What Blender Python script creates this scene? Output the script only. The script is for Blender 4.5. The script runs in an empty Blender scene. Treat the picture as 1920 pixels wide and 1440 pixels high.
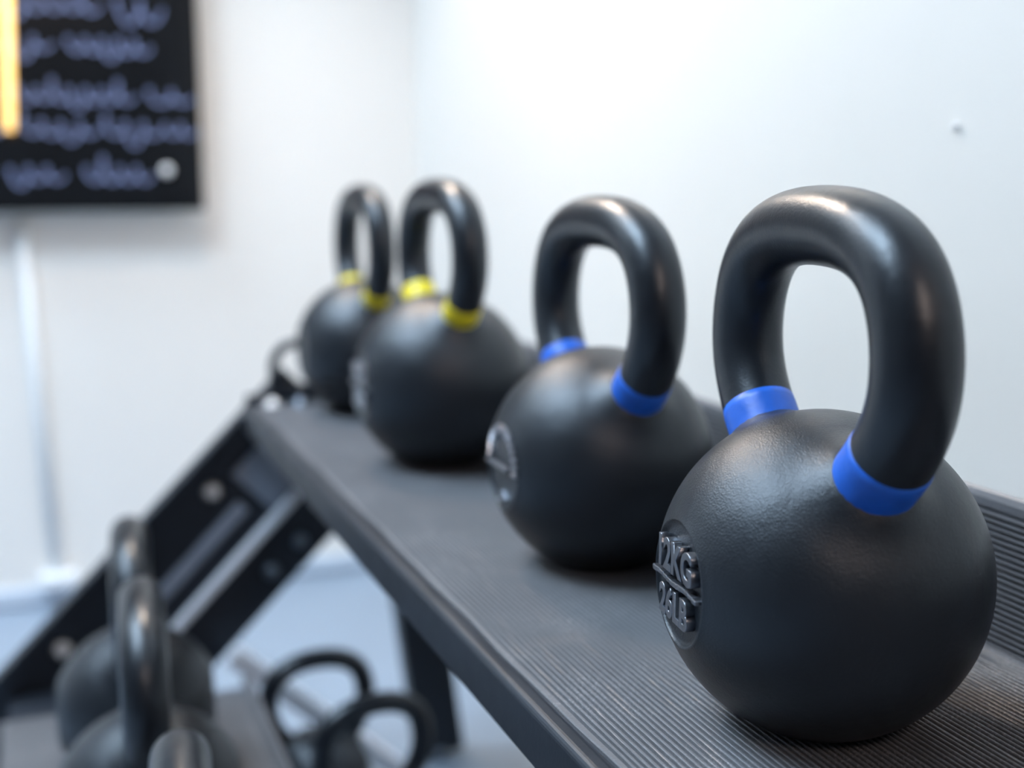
import bpy, bmesh, math, random
from mathutils import Vector, Matrix
random.seed(7)
C = bpy.context.scene.collection
scene = bpy.context.scene
PI = math.pi
E0 = 0.723                      # eye height above the floor

# ------------------------------------------------------------------ camera
cd = bpy.data.cameras.new('camera'); cam = bpy.data.objects.new('camera', cd); C.objects.link(cam)
cd.sensor_width = 36.0; cd.lens = 2300/1920*36; cd.clip_start = 0.02
cam.location = (0, 0, E0)
cam.rotation_euler = (PI/2 - math.atan(372/2300), 0, -math.radians(21.0))
cd.dof.use_dof = True; cd.dof.focus_distance = 0.560; cd.dof.aperture_fstop = 3.45
scene.camera = cam
# ------------------------------------------------------------------ world, exposure
w = bpy.data.worlds.new('world'); scene.world = w; w.use_nodes = True
w.node_tree.nodes['Background'].inputs[0].default_value = (0.60, 0.78, 1.0, 1)
w.node_tree.nodes['Background'].inputs[1].default_value = 0.25
vs = scene.view_settings
vs.view_transform = 'Standard'; vs.look = 'None'; vs.gamma = 1.0; vs.use_curve_mapping = False
vs.exposure = 0.84
P_COOL = 17.0      # emission of the cool ceiling panels
P_WARM = 52.0     # emission of the warm track spotlights' lenses

# ------------------------------------------------------------------ materials
def new_mat(name):
    m = bpy.data.materials.new(name); m.use_nodes = True
    return m, m.node_tree.nodes, m.node_tree.links, m.node_tree.nodes['Principled BSDF']
def simple(name, col, rough=0.5, metal=0.0, spec=0.5, bump=None, vary=None, coat=0.0, tint=None):
    m, n, l, b = new_mat(name)
    b.inputs['Base Color'].default_value = (*col, 1); b.inputs['Roughness'].default_value = rough
    b.inputs['Metallic'].default_value = metal; b.inputs['Specular IOR Level'].default_value = spec
    b.inputs['Coat Weight'].default_value = coat
    if tint: b.inputs['Specular Tint'].default_value = (*tint, 1)
    tc = n.new('ShaderNodeTexCoord')
    prev = None
    for (sc, st, det) in (bump or []):
        t = n.new('ShaderNodeTexNoise'); t.inputs['Scale'].default_value = sc; t.inputs['Detail'].default_value = det
        l.new(tc.outputs['Object'], t.inputs['Vector'])
        bp = n.new('ShaderNodeBump'); bp.inputs['Strength'].default_value = st; bp.inputs['Distance'].default_value = 1.0/sc*0.5
        l.new(t.outputs['Fac'], bp.inputs['Height'])
        if prev: l.new(prev.outputs['Normal'], bp.inputs['Normal'])
        prev = bp
    if prev: l.new(prev.outputs['Normal'], b.inputs['Normal'])
    if vary:
        sc, amt, ramt = vary
        t = n.new('ShaderNodeTexNoise'); t.inputs['Scale'].default_value = sc; t.inputs['Detail'].default_value = 6
        l.new(tc.outputs['Object'], t.inputs['Vector'])
        r = n.new('ShaderNodeMapRange'); r.inputs[1].default_value = 0.3; r.inputs[2].default_value = 0.7
        r.inputs[3].default_value = 1-amt; r.inputs[4].default_value = 1+amt
        l.new(t.outputs['Fac'], r.inputs[0])
        mx = n.new('ShaderNodeVectorMath'); mx.operation = 'SCALE'; mx.inputs[0].default_value = col
        l.new(r.outputs[0], mx.inputs['Scale']); l.new(mx.outputs[0], b.inputs['Base Color'])
        r2 = n.new('ShaderNodeMapRange'); r2.inputs[1].default_value = 0.3; r2.inputs[2].default_value = 0.7
        r2.inputs[3].default_value = rough-ramt; r2.inputs[4].default_value = rough+ramt
        l.new(t.outputs['Fac'], r2.inputs[0]); l.new(r2.outputs[0], b.inputs['Roughness'])
    return m
def emit(name, col, st):
    m, n, l, b = new_mat(name)
    b.inputs['Base Color'].default_value = (*col, 1)
    b.inputs['Emission Color'].default_value = (*col, 1); b.inputs['Emission Strength'].default_value = st
    return m
M = {}
M['wall'] = simple('wall_paint', (0.92, 0.88, 0.83), 0.38, vary=(2.5, 0.012, 0.03), bump=[(35, 0.02, 2)])
M['wall_blue'] = simple('grey_white_wall_paint', (0.735, 0.725, 0.690), 0.34, vary=(2.5, 0.012, 0.03), bump=[(35, 0.02, 2)])
M['wall_dark'] = simple('far_wall_paint', (0.16, 0.15, 0.15), 0.6)
M['ceiling'] = simple('ceiling_paint', (0.62, 0.62, 0.62), 0.8)
M['floor'] = simple('floor_epoxy', (0.27, 0.33, 0.41), 0.35, vary=(6, 0.05, 0.05))
M['base'] = simple('baseboard_paint', (0.66, 0.74, 0.84), 0.4)
M['coat'] = simple('black_powder_coat', (0.010, 0.013, 0.018), 0.38, spec=0.62, bump=[(60, 0.06, 3), (1200, 0.55, 3)], vary=(25, 0.12, 0.05), tint=(.86, .93, 1.0))
M['grip'] = simple('black_smooth_coat', (0.007, 0.009, 0.013), 0.34, spec=0.60, tint=(.86, .93, 1.0), bump=[(90, 0.05, 3), (900, 0.22, 3)], vary=(30, 0.1, 0.05))
M['letter'] = simple('worn_black_lettering', (0.24, 0.26, 0.30), 0.28, metal=0.9, bump=[(400, 0.15, 3)])
M['worn_glint'] = simple('worn_glint_metal', (0.50, 0.52, 0.58), 0.28, metal=0.9, bump=[(400, 0.15, 3)])  # worn emblem metal, colour brightened to carry the lamp glints
M['blue'] = simple('blue_band_paint', (0.012, 0.125, 0.62), 0.42, bump=[(160, 0.12, 4)], vary=(120, 0.08, 0.05))
M['yellow'] = simple('yellow_band_paint', (0.82, 0.66, 0.014), 0.38, bump=[(160, 0.10, 4)], vary=(120, 0.06, 0.05))
M['steel'] = simple('black_rack_steel', (0.016, 0.020, 0.028), 0.42, tint=(.8, .9, 1.0), bump=[(400, 0.08, 3)], vary=(30, 0.15, 0.06))
M['steel_lit_grey'] = simple('lit_web_steel', (0.26, 0.30, 0.38), 0.38, vary=(30, 0.08, 0.05))  # lighter grey paints in the lit, reflecting web of the dark upright
M['steel_lit'] = simple('lit_rack_steel', (0.78, 0.82, 0.90), 0.35)  # pale colour paints in the overhead light caught by rib and strut
M['glint_white'] = simple('white_glint_paint', (0.95, 0.94, 0.94), 0.20, metal=0.0)  # non-metal white that paints in lamp glints on bolts and screw caps
M['dullbolt'] = simple('dull_bolt', (0.20, 0.24, 0.30), 0.35, metal=0.8)
M['black_gloss'] = simple('board_black', (0.008, 0.009, 0.011), 0.12, spec=0.4)
M['chalk'] = simple('lilac_chalk', (0.20, 0.24, 0.42), 0.9)
M['white_plastic'] = simple('white_plastic', (0.88, 0.90, 0.92), 0.28)
M['conduit'] = simple('conduit_plastic', (0.84, 0.86, 0.87), 0.35)
M['lamp_body'] = simple('lamp_black', (0.02, 0.02, 0.02), 0.4)
M['frame_white'] = simple('panel_frame', (0.8, 0.8, 0.8), 0.4)
M['cool'] = emit('cool_diffuser', (0.66, 0.83, 1.0), P_COOL)
M['warm'] = emit('warm_lens', (1.0, 0.80, 0.64), P_WARM)
M['amber'] = emit('amber_reflection_glow', (1.0, 0.60, 0.20), 0.95)  # glow stands in for a lamp reflected in the glossy board
M['warm_dim'] = emit('warm_dim_lens', (1.0, 0.76, 0.64), 10.0)

def rubber():
    m, n, l, b = new_mat('ribbed_rubber')
    tc = n.new('ShaderNodeTexCoord')
    dust = n.new('ShaderNodeTexNoise'); dust.inputs['Scale'].default_value = 700; dust.inputs['Detail'].default_value = 4
    patch = n.new('ShaderNodeTexNoise'); patch.inputs['Scale'].default_value = 22; patch.inputs['Detail'].default_value = 5
    l.new(tc.outputs['Object'], dust.inputs['Vector']); l.new(tc.outputs['Object'], patch.inputs['Vector'])
    pr = n.new('ShaderNodeMapRange'); pr.inputs[1].default_value = 0.45; pr.inputs[2].default_value = 0.75
    l.new(patch.outputs['Fac'], pr.inputs[0])
    dr = n.new('ShaderNodeMapRange'); dr.inputs[1].default_value = 0.52; dr.inputs[2].default_value = 0.72
    l.new(dust.outputs['Fac'], dr.inputs[0])
    mu = n.new('ShaderNodeMath'); mu.operation = 'MULTIPLY'; l.new(pr.outputs[0], mu.inputs[0]); l.new(dr.outputs[0], mu.inputs[1])
    mx = n.new('ShaderNodeMix'); mx.data_type = 'RGBA'
    mx.inputs[6].default_value = (0.135, 0.140, 0.155, 1); mx.inputs[7].default_value = (0.46, 0.46, 0.48, 1)
    l.new(mu.outputs[0], mx.inputs[0]); l.new(mx.outputs[2], b.inputs['Base Color'])
    b.inputs['Roughness'].default_value = 0.40; b.inputs['Specular IOR Level'].default_value = 0.6
    bp = n.new('ShaderNodeBump'); bp.inputs['Strength'].default_value = 0.35; bp.inputs['Distance'].default_value = 0.0008
    l.new(dust.outputs['Fac'], bp.inputs['Height']); l.new(bp.outputs['Normal'], b.inputs['Normal'])
    return m
M['rubber'] = rubber()

# ------------------------------------------------------------------ helpers
def link_mesh(name, me, mat, parent=None, smooth=False):
    o = bpy.data.objects.new(name, me); C.objects.link(o)
    if mat: me.materials.clear(); me.materials.append(M[mat])
    if parent: o.parent = parent
    if smooth:
        for p in me.polygons: p.use_smooth = True
    return o
def from_bm(name, bm, mat, parent=None, smooth=False):
    me = bpy.data.meshes.new(name); bmesh.ops.recalc_face_normals(bm, faces=bm.faces[:]); bm.to_mesh(me); bm.free()
    return link_mesh(name, me, mat, parent, smooth)
def thing(name, label, cat, loc=(0, 0, 0), rz=0.0, group=None):
    o = bpy.data.objects.new(name, None); C.objects.link(o); o.empty_display_size = 0.05
    o.location = loc; o.rotation_euler = (0, 0, rz)
    return tag(o, label, cat, group)
def tag(o, label, cat, group=None):
    o['label'] = label; o['category'] = cat
    if group: o['group'] = group
    return o
def struct(o): o['kind'] = 'structure'; return o
def add_box(bm, lo, hi, bev=0.0, seg=2, mtx=None):
    t = bmesh.new(); bmesh.ops.create_cube(t, size=1.0)
    for v in t.verts: v.co = Vector([(lo[i]+hi[i])/2 + v.co[i]*(hi[i]-lo[i]) for i in range(3)])
    if bev > 0: bmesh.ops.bevel(t, geom=t.edges[:], offset=bev, segments=seg, affect='EDGES', profile=0.5)
    if mtx: bmesh.ops.transform(t, matrix=mtx, verts=t.verts[:])
    me = bpy.data.meshes.new('tmp'); t.to_mesh(me); t.free(); bm.from_mesh(me); bpy.data.meshes.remove(me)
def add_tube(bm, pts, rad, seg=24, closed=False, cap=True):
    pts = [Vector(p) for p in pts]; n = len(pts)
    rads = rad if isinstance(rad, (list, tuple)) else [rad]*n
    T = []
    for i in range(n):
        a = pts[(i-1) % n] if (closed or i > 0) else pts[i]
        b = pts[(i+1) % n] if (closed or i < n-1) else pts[i]
        T.append((b-a).normalized())
    up = Vector((0, 1, 0)) if abs(T[0].y) < 0.9 else Vector((0, 0, 1))
    N = (up - T[0]*up.dot(T[0])).normalized(); rings = []
    for i in range(n):
        N = (N - T[i]*N.dot(T[i])).normalized(); B = T[i].cross(N)
        rings.append([bm.verts.new(pts[i] + (N*math.cos(2*PI*k/seg) + B*math.sin(2*PI*k/seg))*rads[i]) for k in range(seg)])
    for i in range(n if closed else n-1):
        A, Bq = rings[i], rings[(i+1) % n]
        for k in range(seg): bm.faces.new((A[k], A[(k+1) % seg], Bq[(k+1) % seg], Bq[k]))
    if cap and not closed: bm.faces.new(rings[0][::-1]); bm.faces.new(rings[-1])
def add_lathe(bm, prof, seg=32, mtx=None):
    """profile (r, z) revolved about local z"""
    rings = []; mtx = mtx or Matrix()
    for (r, z) in prof:
        if r < 1e-7: rings.append([bm.verts.new(mtx @ Vector((0, 0, z)))])
        else: rings.append([bm.verts.new(mtx @ Vector((r*math.cos(2*PI*k/seg), r*math.sin(2*PI*k/seg), z))) for k in range(seg)])
    for A, B in zip(rings[:-1], rings[1:]):
        if len(A) == 1 and len(B) == 1: continue
        for k in range(seg):
            k2 = (k+1) % seg
            if len(A) == 1: bm.faces.new((A[0], B[k], B[k2]))
            elif len(B) == 1: bm.faces.new((A[k], B[0], A[k2]))
            else: bm.faces.new((A[k], B[k], B[k2], A[k2]))
def extrude_profile(bm, prof, ys, closed=True, jit=None):
    """(x, z) profile swept along y"""
    rings = [[bm.verts.new((x + (jit(i, y)[0] if jit else 0), y, z + (jit(i, y)[1] if jit else 0))) for i, (x, z) in enumerate(prof)] for y in ys]
    n = len(prof)
    for A, B in zip(rings[:-1], rings[1:]):
        for k in range(n if closed else n-1): bm.faces.new((A[k], A[(k+1) % n], B[(k+1) % n], B[k]))
    if closed: bm.faces.new(rings[0]); bm.faces.new(rings[-1][::-1])

# ------------------------------------------------------------------ the room
WX, BY, LX, FY, CZ = 0.66, 2.214, -2.6, -2.4, 2.45
def slab(name, lo, hi, mat):
    bm = bmesh.new(); add_box(bm, lo, hi); return struct(from_bm(name, bm, mat))
slab('floor', (LX-.1, FY-.1, -.1), (WX+.1, BY+.1, 0), 'floor')
slab('ceiling', (LX-.1, FY-.1, CZ), (WX+.1, BY+.1, CZ+.1), 'ceiling')
slab('wall_right', (WX, FY-.1, 0), (WX+.1, BY+.1, CZ), 'wall_blue')
slab('wall_back', (LX-.1, BY, 0), (WX, BY+.1, CZ), 'wall')
slab('wall_left', (LX-.1, FY, 0), (LX, BY, CZ), 'wall_dark')
slab('wall_front', (LX-.1, FY-.1, 0), (WX, FY, CZ), 'wall_dark')
bm = bmesh.new(); add_box(bm, (LX, BY-.010, 0.004), (WX, BY, .034), .003); struct(from_bm('baseboard_back', bm, 'base'))

# ------------------------------------------------------------------ lamps
def panel(x, y, sx, sy, label):
    t = thing('ceiling_panel', label, 'ceiling light', (x, y, CZ), 0)
    bm = bmesh.new()
    for lo, hi in (((-sx, -sy, -.03), (-sx+.03, sy, 0)), ((sx-.03, -sy, -.03), (sx, sy, 0)),
                   ((-sx+.03, -sy, -.03), (sx-.03, -sy+.03, 0)), ((-sx+.03, sy-.03, -.03), (sx-.03, sy, 0))):
        add_box(bm, lo, hi)
    from_bm('frame', bm, 'frame_white', t)
    bm = bmesh.new(); add_box(bm, (-sx+.03, -sy+.03, -.022), (sx-.03, sy-.03, -.012)); from_bm('diffuser', bm, 'cool', t)
panel(-0.75, 0.90, 0.50, 0.32, 'cool white ceiling panel beside the rack')
panel(-0.75, 1.75, 0.50, 0.26, 'cool white ceiling panel close to the board wall')
def spot(x, y, z, aim, label, r=0.045, lens='warm'):
    t = thing('spotlight', label, 'spotlight', (x, y, z))
    d = (Vector(aim) - Vector((x, y, z))).normalized()
    mt = d.to_track_quat('Z', 'Y').to_matrix().to_4x4()
    bm = bmesh.new(); add_lathe(bm, [(0, -.10), (r*.8, -.10), (r*1.1, -.09), (r*1.1, .012), (r*1.0, .012), (r*1.0, 0.001), (0, 0.001)], 28, mt)
    from_bm('housing', bm, 'lamp_body', t, False)
    bm = bmesh.new(); add_lathe(bm, [(0, .006), (r*.96, .006), (r*.96, .002), (0, .002)], 28, mt); from_bm('lens', bm, lens, t)
    bm = bmesh.new(); add_tube(bm, [(0, 0, CZ-z), (0, 0, .0)], .008, 12); from_bm('stem', bm, 'lamp_body', t)
spot(0.20, 1.71, E0+0.84, (0.36, 0.8, E0-.2), 'black pendant spotlight in the corner above the rack', 0.11)
spot(0.10, -1.0, E0+1.05, (0.4, 0.6, E0-.2), 'black pendant spotlight over the near end of the room', 0.20, 'warm_dim')

# ------------------------------------------------------------------ kettlebell
Q1 = (0.0453, 0.050, 0.0781, 0.0931, 0.0651, 0.1429, 0.1598)
def spline2(P, n):
    t = [0.0]
    for a, b in zip(P[:-1], P[1:]): t.append(t[-1] + math.dist(a, b)**.5)
    def solve(y):
        m = len(t); h = [t[i+1]-t[i] for i in range(m-1)]
        al = [0]*m; l = [1]*m; mu = [0]*m; z = [0]*m; c = [0]*m
        for i in range(1, m-1):
            al[i] = 3*((y[i+1]-y[i])/h[i] - (y[i]-y[i-1])/h[i-1])
            l[i] = 2*(t[i+1]-t[i-1]) - h[i-1]*mu[i-1]; mu[i] = h[i]/l[i]; z[i] = (al[i]-h[i-1]*z[i-1])/l[i]
        b = [0]*m; d = [0]*m
        for j in range(m-2, -1, -1):
            c[j] = z[j]-mu[j]*c[j+1]; b[j] = (y[j+1]-y[j])/h[j] - h[j]*(c[j+1]+2*c[j])/3; d[j] = (c[j+1]-c[j])/(3*h[j])
        out = []
        for k in range(n):
            s = t[-1]*k/(n-1); j = 0
            while j < m-2 and s > t[j+1]: j += 1
            q = s-t[j]; out.append(y[j]+b[j]*q+c[j]*q*q+d[j]*q**3)
        return out
    return list(zip(solve([p[0] for p in P]), solve([p[1] for p in P])))
def text_bm(bm, s, size, x, z, y0, depth, wide=1.0):
    cu = bpy.data.curves.new('t', 'FONT'); cu.body = s; cu.size = size; cu.align_x = 'CENTER'; cu.align_y = 'CENTER'
    cu.extrude = depth/2; cu.offset = 0.0004; cu.bevel_depth = 0.0004; cu.resolution_u = 4
    o = bpy.data.objects.new('t', cu); me = bpy.data.meshes.new_from_object(o)
    # text lies in xy; stand it up so that it faces -y
    for v in me.vertices:
        c = v.co.copy(); v.co = Vector((x + c.x*wide, y0 - c.z - depth/2, z + c.y))
    bm.from_mesh(me); bpy.data.objects.remove(o); bpy.data.curves.remove(cu); bpy.data.meshes.remove(me)
def kettlebell(label, loc, rz, Rb, hs, r, dz, band, emblem, group, off=0.0, base=0.921, band_len=0.0125, far_len=0.0105, nx=72, hx=1.0):
    root = thing('kettlebell', label, 'kettlebell', loc, rz, group)
    zc = base*Rb
    q = [v*hs*(hx if i in (0, 2, 4) else 1) for i, v in enumerate(Q1)]; q[1] += dz; q[3] += dz; q[5] += dz; q[6] += dz
    if q[1] > .72*Rb: pass
    P = [(-q[0], q[1]), (-q[2], q[3]), (-q[4], q[5]), (0, q[6]), (q[4], q[5]), (q[2], q[3]), (q[0], q[1])]
    pth = spline2(P, 97)
    # body: revolved about the y axis (through the two flat faces), flat base, flared at the handle roots
    s = Rb/0.076; rd = 0.0290*s
    a0 = math.asin(rd/Rb); ed = Rb*math.cos(a0); fl = ed-0.0016*s
    prof = [(0, fl), (rd*.5, fl), (rd*.90, fl), (rd*.955, fl+.0001), (rd*.975, fl+.0010*s), (rd*.985, ed-.0001*s), (rd, ed+.0003*s), (rd*1.03, math.sqrt(Rb*Rb-(rd*1.03)**2)+.0002*s)]
    a1 = math.asin(1.06*rd/Rb)
    full = [(rr, yy) for rr, yy in prof]
    for k in range(nx+1):
        a = a1 + (PI-2*a1)*k/nx; full.append((Rb*math.sin(a), Rb*math.cos(a)))
    full += [(rr, -yy) for rr, yy in reversed(prof)]
    bm = bmesh.new(); add_lathe(bm, full, 128, Matrix.Rotation(PI/2, 4, 'X'))
    legs = []
    for sgn in (0, -1):
        i0 = sgn
        seq = pth if sgn == 0 else pth[::-1]
        pr = next(i for i, p in enumerate(seq) if math.hypot(p[0], p[1]) > Rb)
        a = Vector((seq[pr][0], off, seq[pr][1])); b = Vector((seq[pr+4][0], off, seq[pr+4][1])); d = (b-a).normalized()
        legs.append((a, d, pr))
    for v in bm.verts:
        for a, d, _ in legs:
            rel = v.co-a; ax = rel.dot(d); rho = (rel-d*ax).length
            if ax > -0.035 and rho < r+0.016:
                tt = max(0.0, min(1.0, 1-(rho-r)/0.016)); v.co += d*(0.0055*tt*tt)
        if v.co.z < -zc: v.co.z = -zc
        elif v.co.z < -zc+.004: pass
    for v in bm.verts: v.co.z += zc
    body = from_bm('body', bm, 'coat', root, True)
    # handle
    bm = bmesh.new(); add_tube(bm, [(x, off, z+zc) for x, z in pth], r, 40)
    from_bm('handle', bm, 'grip', root, True)
    # painted bands round the handle roots
    for k, seq in enumerate((pth, pth[::-1])):
        pr = legs[k][2]; L = 0; seg = []
        start = max(0, pr-9)
        for i in range(start, len(seq)):
            if i > pr: L += math.dist(seq[i], seq[i-1])
            seg.append((seq[i][0], off, seq[i][1]+zc))
            if L > (band_len if k else far_len)+.004: break
        m = len(seg)
        bm = bmesh.new(); add_tube(bm, seg, [r+.00045]*(m-1)+[r+.0002], 40); from_bm('colour_band', bm, band, root, True)
    # raised marks on the flat face that looks out over the shelf edge
    if emblem:
        y0 = -fl+.0003
        bm = bmesh.new()
        if emblem[0] == 'text':
            text_bm(bm, emblem[1], .0200*s, 0, .0105*s, y0, .0042*s, .92)
            text_bm(bm, emblem[2], .0185*s, 0, -.0115*s, y0, .0042*s, .92)
            from_bm('lettering', bm, 'letter', body).location = (0, 0, zc)
            bm = bmesh.new()
            for k in range(12):
                x0 = -.0268*s + k*.0536*s/12; x1 = x0 + .0536*s/12+.0004
                add_box(bm, (x0, y0-.0046*s, (-.0012+.0006*math.sin(k*.9))*s), (x1, y0+.0006, (.0012+.0005*math.sin(k*.9+.5))*s), .0004, 1)
            from_bm('divider_bar', bm, 'letter', body).location = (0, 0, zc)
        else:
            for k in range(17):
                a = PI*(1.02 - 1.04*k/16); rr = .0242*s
                mt = Matrix.Translation((rr*math.cos(a), y0, rr*math.sin(a)+.0005)) @ Matrix.Rotation(-(a-PI/2), 4, 'Y')
                add_box(bm, (-.0012*s, -.0036*s, -.0030*s), (.0012*s, .0005, .0032*s), .0006, 2, mt)
            from_bm('wreath', bm, 'worn_glint', body).location = (0, 0, zc)
            bm = bmesh.new(); add_box(bm, (-.0255*s, y0-.0040*s, -.0018*s), (.013*s, y0+.0005, .0012*s), .0006, 2)
            from_bm('divider_bar', bm, 'letter', body).location = (0, 0, zc)
            bm = bmesh.new()
            for (cx, cz, ax, ln) in ((.004, -.0195, .5, .010), (-.004, -.0235, -.15, .010)):
                mt = Matrix.Translation((cx*s, y0, cz*s)) @ Matrix.Rotation(ax, 4, 'Y')
                add_box(bm, (-ln/2*s, -.0030*s, -.0012*s), (ln/2*s, .0005, .0012*s), .0006, 2, mt)
            from_bm('crest_mark', bm, 'letter', body).location = (0, 0, zc)
    return root
SZ = E0-0.2473
R0 = .076
G1 = 'kettlebells on the top shelf'
D = math.radians
kettlebell('black kettlebell with blue bands, raised 12KG lettering on its round face', (.3305, .4605, SZ), D(-98.0), R0, 1.0, .0178, 0, 'blue', ('text', '12KG', '26LB'), G1, off=-.005, far_len=.0075)
kettlebell('black kettlebell with blue bands and a toothed arch emblem on its round face', (.3403, .7230, SZ), D(-91.3), R0*.979, 1.022, .0168, -.0072, 'blue', ('arch',), G1)
kettlebell('black yellow-banded kettlebell standing next to a blue-banded one', (.3320, 1.0433, SZ), D(-89.2), R0*1.05, .984, .0155, .008, 'yellow', ('text', '16KG', '35LB'), G1)
kettlebell('black yellow-banded kettlebell standing last at the loop bracket end of the shelf', (.3318, 1.3194, SZ), D(-90.8), R0*1.0, 1.03, .0145, 0, 'yellow', None, G1)
LZ = E0-.557
G2 = 'kettlebells on the lower shelf'
for (x, y, a, lab) in ((.0630, 1.160, -93.5, 'black kettlebell on the lower shelf, closest to the slanted end upright'),
                       (.0585, .962, -93.5, 'black kettlebell in the middle of the three on the lower shelf'),
                       (.0560, .655, -95.5, 'black kettlebell on the lower shelf, farthest from the slanted end upright')):
    kettlebell(lab, (x, y, LZ), D(a), R0, 1.0, .0178, 0, 'grip', None, G2, nx=56)
G3 = 'small kettlebells on the floor'
for (x, y, a, lab) in ((.264, 1.300, 4, 'small thin-handled kettlebell on the floor right beside the pale strut'), (.292, 1.160, 9, 'small thin-handled kettlebell on the floor in front of the other small one')):
    kettlebell(lab, (x, y, 0), D(a), .060, .90, .0112, 0.0, 'grip', None, G3, nx=48, hx=.78)

# ------------------------------------------------------------------ the rack
rack = thing('kettlebell_rack', 'black steel two-tier kettlebell rack with ribbed rubber lined shelves', 'rack', (0, 0, 0))
Y0, Y1 = -0.45, 1.405
PITCH = 0.0034
def tray(name_suffix, xf, zs, y0, y1, lip, face=0.0285, parent=rack):
    """steel tray: rounded front flange, deck, raised back lip; xf = front face, zs = mat surface"""
    th = .0022; dk = zs-.0030; xb = xf+.2655
    outer = [(xf, zs-face), (xf, zs-.0040)]
    for k in range(1, 6):
        a = PI - PI/2*k/5; outer.append((xf+.004+.004*math.cos(a), zs-.0040+.0040*math.sin(a)))
    outer += [(xf+.0085, zs-.0003), (xf+.0105, dk+.0006), (xf+.0120, dk), (xb-.002, dk), (xb, dk+.002), (xb, zs+lip), (xb+th, zs+lip), (xb+th, dk-th), (xf+.0105, dk-th), (xf+.0045, dk-th), (xf+th, dk-th-.004), (xf+th, zs-face)]
    bm = bmesh.new(); extrude_profile(bm, outer, [y0 + (y1-y0)*k/8 for k in range(9)])
    return from_bm('shelf_tray', bm, 'steel', parent)
def mats(xf, zs, y0, y1, lip, parent=rack, seglen=.012):
    ys = []; y = y0
    while y < y1: ys.append(y); y += seglen
    ys.append(y1)
    rnd = random.Random(3)
    # deck mat: flat margin in front, ribs running along the shelf
    x0 = xf+.0125; x1 = xf+.2616; bot = zs-.0030
    prof = [(x0, bot), (x0, zs-.0012), (x0+.0006, zs-.0006), (x0+.0030, zs-.0006)]
    x = x0+.0036
    while x + PITCH < x1-.001:
        prof += [(x, zs-.0022), (x+.0012, zs-.0022), (x+.0015, zs-.0004), (x+.0019, zs), (x+.0027, zs), (x+.0031, zs-.0004)]
        x += PITCH
    prof += [(x1-.002, zs-.0005), (x1-.0015, zs+.0006), (x1, zs+.0006), (x1, bot)]
    wav = [(rnd.uniform(0, 6), rnd.uniform(0, 6)) for _ in range(400)]
    def jit(i, yy):
        e = .0010*math.sin(yy*23+1)*math.sin(yy*9) + .0004*math.sin(yy*61)
        k = max(0.0, 1-(prof[i][0]-x0)/.010)
        top = prof[i][1] > zs-.0004
        wear = 0.0
        if top:
            rib = int((prof[i][0]-x0)/PITCH)
            ph = wav[rib % 400]
            v = math.sin(yy*70+ph[0])*math.sin(yy*31+ph[1])
            wear = -.00035*max(0, v-.5)*2
            if prof[i][0]-x0 < .05 and abs(yy-.585-(prof[i][0]-x0)*.25) < .007: wear -= .0006
        return (e*k, wear)
    bm = bmesh.new(); extrude_profile(bm, prof, ys, True, jit)
    from_bm('rubber_mat', bm, 'rubber', parent)
    # lip mat: ribs run along the upright back lip
    xl = xf+.2635; top = zs+lip; zz = zs+.0008
    prof = [(xl+.0018, zz)]; z = zz
    while z + PITCH < top-.004:
        prof += [(xl-.0016, z), (xl-.0016, z+.0011), (xl+.0012, z+.0013), (xl+.0012, z+.0032)]
        z += PITCH
    prof += [(xl-.0008, z+.0004), (xl-.0010, top-.0010), (xl+.0004, top+.0022), (xl+.0020, top+.0012), (xl+.0036, top+.0026), (xl+.0058, top+.0022), (xl+.0058, top-.006), (xl+.0044, top-.006), (xl+.0044, top+.0002), (xl+.002, top+.0002)]
    bm = bmesh.new(); extrude_profile(bm, prof, [y0+(y1-y0)*k/24 for k in range(25)], True, lambda i, yy: (0, .0004*math.sin(yy*40)*(prof[i][1] > top-.001)))
    from_bm('lip_mat', bm, 'rubber', parent)
XF = .2080
tray('top', XF, SZ, Y0, Y1, .0815); mats(XF, SZ, Y0, Y1, .0815)
XL = -.0765
tray('low', XL, LZ, Y0, 1.330, .0160); mats(XL, LZ, Y0, 1.330, .0160, seglen=.05)

# end frames: slanted upright plate with a raised rib, strap, bolts; back leg; strut
def slant(p, q, w, n, off=0.0):
    """rectangle strip from p to q (x, z); n = width direction offset range"""
    d = Vector((q[0]-p[0], 0, q[1]-p[1])).normalized(); s = Vector((d.z, 0, -d.x))   # s points up-left of the run
    return d, s
def strip(name, p, q, lo, hi, ylo, yhi, mat, bev=.002):
    d = Vector((q[0]-p[0], 0, q[1]-p[1])); L = d.length; d.normalize(); s = Vector((-d.z, 0, d.x))
    m = Matrix(((d.x, 0, s.x, p[0]), (0, 1, 0, 0), (d.z, 0, s.z, p[1]), (0, 0, 0, 1)))
    bm = bmesh.new(); add_box(bm, (0, ylo, lo), (L, yhi, hi), bev, 2, m)
    return from_bm(name, bm, mat, rack, False)
def bolt(x, y, z, r, mat, toward=-1, axis='Y'):
    m = Matrix.Translation((x, y, z)) @ (Matrix.Rotation(PI/2, 4, 'X') if axis == 'Y' else Matrix())
    prof = [(0, r*.9)] + [(r*math.sin(a), r*.9*math.cos(a)) for a in (PI/12*k for k in range(1, 7))] + [(r*1.25, 0), (r*1.25, -.002), (0, -.002)]
    bm = bmesh.new(); add_lathe(bm, prof, 20, m); from_bm('bolt', bm, mat, rack, True)
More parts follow.
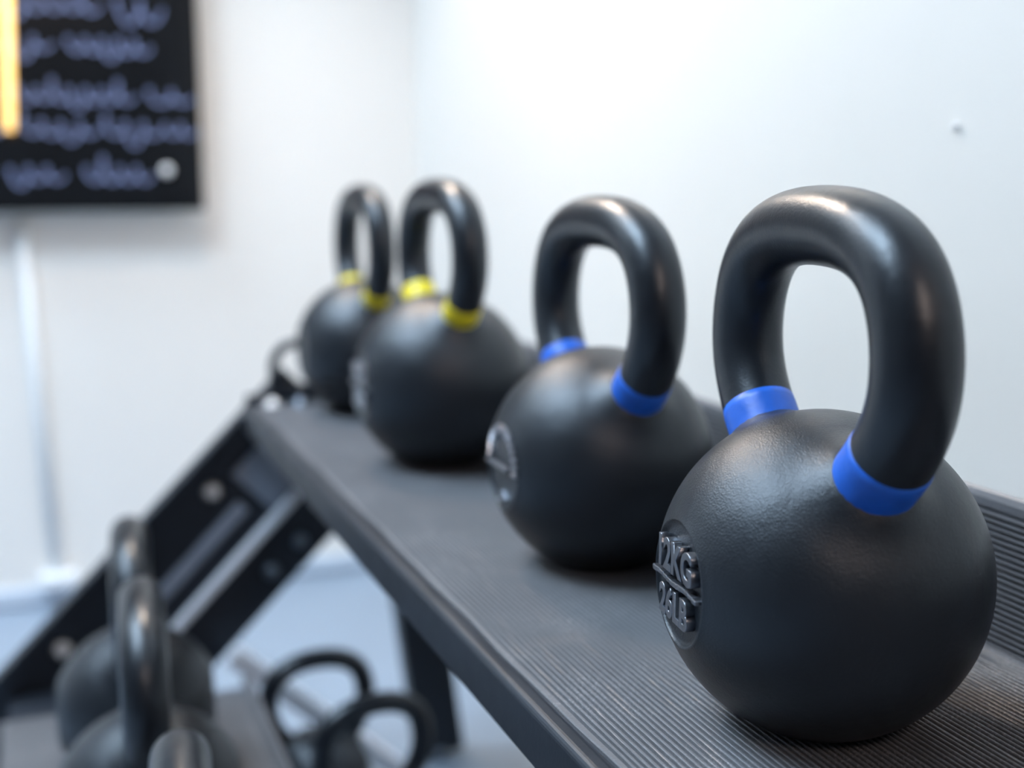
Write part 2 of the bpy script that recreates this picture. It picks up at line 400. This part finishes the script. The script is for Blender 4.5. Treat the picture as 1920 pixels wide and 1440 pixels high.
def end_frame(yw, full):
    """yw = face of the plate that looks along the shelf"""
    # run starts at the top under the tray and goes down and forward to the floor
    p = (.256, E0-.208); q = (-.2535, .004)
    strip('end_upright', p, q, 0, .186, yw, yw+.006, 'steel')
    strip('upright_flange', p, q, -.0, .006, yw-.020, yw-.0005, 'steel')
    if full:
        pr = (.275, E0-.352); qr = (.0110, E0-.6200)
        strip('raised_rib', pr, qr, -.0055, .0065, yw-.012, yw-.0003, 'steel_lit', .003)
        strip('strap', (.205, E0-.368), (.0300, E0-.543), -.007, .010, yw-.004, yw-.0003, 'steel_lit_grey')
        strip('gusset', (.240, E0-.290), (.196, E0-.334), -.004, .062, yw-.003, yw-.0003, 'steel_lit_grey')
        bolt(.1712, yw, E0-.3497, .0090, 'glint_white'); bolt(-.0010, yw, E0-.5175, .0095, 'glint_white')
        bolt(.2370, yw, E0-.4530, .008, 'dullbolt'); bolt(.2717, yw, E0-.4197, .008, 'dullbolt')
    # back leg leaning towards the wall
    strip('back_leg', (.3540, E0-.262), (.4140, .004), -.0, .060, yw-.014, yw+.022, 'steel', .004)
for k, (yw, full) in enumerate(((1.4145, True), (-.470, False))): end_frame(yw, full)
bolt(.441, 1.400, E0-.735+.02, .007, 'dullbolt')
strip('strut', (.180, E0-.533), (.375, .012), -.012, .012, 1.368, 1.390, 'steel_lit', .004)
bm = bmesh.new(); add_box(bm, (-.060, 1.300, LZ-.034), (.110, 1.4140, LZ-.0056), .002); from_bm('shelf_bracket', bm, 'steel', rack)
# end plate, its bolts and the loop bracket at the far end of the top shelf
bm = bmesh.new(); add_box(bm, (XF+.004, 1.4055, SZ-.028), (XF+.262, 1.4085, SZ+.010), .001); from_bm('shelf_end_plate', bm, 'steel', rack)
bm = bmesh.new(); add_box(bm, (.2395, 1.396, SZ+.0008), (.3005, 1.404, SZ+.021), .003); from_bm('loop_base', bm, 'steel', rack)
pts = [(.2440, 1.400, SZ+.019)] + [(.268-.0245*math.cos(a), 1.400, SZ+.040+.028*math.sin(a)) for a in [PI*k/16 for k in range(17)]] + [(.293, 1.400, SZ+.019)]
bm = bmesh.new(); add_tube(bm, pts, .0055, 14); from_bm('end_loop', bm, 'steel', rack, True)
bolt(.2390, 1.385, SZ+.0012, .0075, 'glint_white', axis='Z'); bolt(.2700, 1.378, SZ+.0012, .008, 'dullbolt', axis='Z')

# ------------------------------------------------------------------ blackboard on the back wall
BF = BY-.052
bx0, bx1, bz0, bz1 = -.62, .2680, E0-.0415, E0+.78
board = thing('blackboard', 'glossy black wall board with lines of pale lilac handwriting', 'board', (0, BF, bz0))
def bpart(name, bm, mat, parent=board, smooth=False):
    o = from_bm(name, bm, mat, parent, smooth); o.location = (0, 0, 0); return o
bm = bmesh.new(); add_box(bm, (bx0, 0, 0), (bx1, .008, bz1-bz0), .0015); panel_o = bpart('panel', bm, 'black_gloss')
for (x, z) in ((.2085, E0+.0250-bz0), (bx0+.06, E0+.0250-bz0), (.2085, bz1-bz0-.06), (bx0+.06, bz1-bz0-.06)):
    bm = bmesh.new(); m = Matrix.Translation((x, 0, z)) @ Matrix.Rotation(PI/2, 4, 'X')
    add_lathe(bm, [(0, .006), (.005, .0055), (.0085, .003), (.009, 0), (.009, -.0005), (.006, -.0005)], 20, m); bpart('cap_screw', bm, 'glint_white', smooth=True)
    bm = bmesh.new(); add_tube(bm, [(x, .008, z), (x, .050, z)], .008, 16); bpart('standoff', bm, 'glint_white', smooth=True)
def word(px0, px1, py, rnd, hgt=.024):
    """a scrawled, illegible word as one looping chalk stroke"""
    X = lambda p: -.055+.000850*p
    x0, x1 = X(px0), X(px1); zb = E0+.307-.000885*py-bz0
    n = max(2, int((x1-x0)/.024)); pts = []
    for k in range(n):
        cx = x0+(x1-x0)*(k+.5)/n; wd = (x1-x0)/n*.55; hh = hgt*rnd.uniform(.75, 1.05); sh = rnd.choice((0, 0, 0, .7, -.6))
        for j in range(10):
            a = 2*PI*j/10
            up = hh*.5*math.sin(a+.6); lift = hh*sh*(1 if (math.sin(a+.6) > .2 and sh > 0) or (math.sin(a+.6) < -.2 and sh < 0) else 0)*abs(math.sin(a+.6))
            pts.append((cx + wd*(j/10-.5)*1.9 + wd*.45*math.cos(a+.6), -.0006, zb+up+lift))
    bm = bmesh.new(); add_tube(bm, pts, .0030, 6)
    for v in bm.verts: v.co.y = -.0003 + (v.co.y+.0006)*.15
    bpart('handwriting', bm, 'chalk')
rnd = random.Random(11)
for (py, ws) in ((22, ((-120, 10), (30, 195), (225, 308))), (92, ((-140, 5), (38, 105), (135, 285))), (182, ((-150, 0), (42, 250), (278, 360))),
                 (243, ((-160, 10), (45, 180), (195, 298), (306, 366))), (326, ((-130, -20), (18, 115), (155, 278))),
                 (-60, ((-100, 60), (90, 260))), (-140, ((-150, 20), (60, 200), (230, 330)))):
    for (a, b) in ws: word(a, b, py, rnd)

# glowing amber tube added to stand in for a lamp's reflection in the board
tl = thing('amber_reflection', 'thin glowing amber tube standing in for a lamp reflection in the black board', 'reflection', (0, BF-.09, E0))
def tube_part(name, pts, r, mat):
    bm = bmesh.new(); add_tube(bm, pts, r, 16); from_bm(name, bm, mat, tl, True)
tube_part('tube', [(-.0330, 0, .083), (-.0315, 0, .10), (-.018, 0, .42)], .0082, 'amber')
tube_part('cap', [(-.018, 0, .42), (-.0165, 0, .45)], .011, 'lamp_body')
tube_part('cable', [(-.0165, 0, .45), (-.0165, 0, CZ-E0)], .002, 'lamp_body')  # cap and cable are added to hang the reflection tube

# ------------------------------------------------------------------ small things on the walls
bm = bmesh.new(); add_tube(bm, [(-.026, BY-.0095, E0-.06), (-.015, BY-.0095, E0-.36), (-.003, BY-.0095, .062)], .0095, 16)
tag(from_bm('cable_conduit', bm, 'conduit', None, True), 'pale plastic cable conduit running down the wall below the board', 'conduit')
bm = bmesh.new(); add_box(bm, (-.030, BY-.040, .036), (.030, BY-.0005, .060), .006, 3)
tag(from_bm('junction_box', bm, 'white_plastic', None, False), 'small white junction box at the foot of the conduit', 'box')
bm = bmesh.new(); m = Matrix.Translation((WX, .7706, E0+.0446)) @ Matrix.Rotation(-PI/2, 4, 'Y')
add_lathe(bm, [(0, .0045), (.0018, .0042), (.0030, .0025), (.0032, 0), (.0032, -.001), (0, -.001)], 16, m)
tag(from_bm('wall_pin', bm, 'white_plastic', None, True), 'tiny shiny pin head stuck in the bare pale wall', 'pin')  # white colour stands in for the bright highlight on the pin
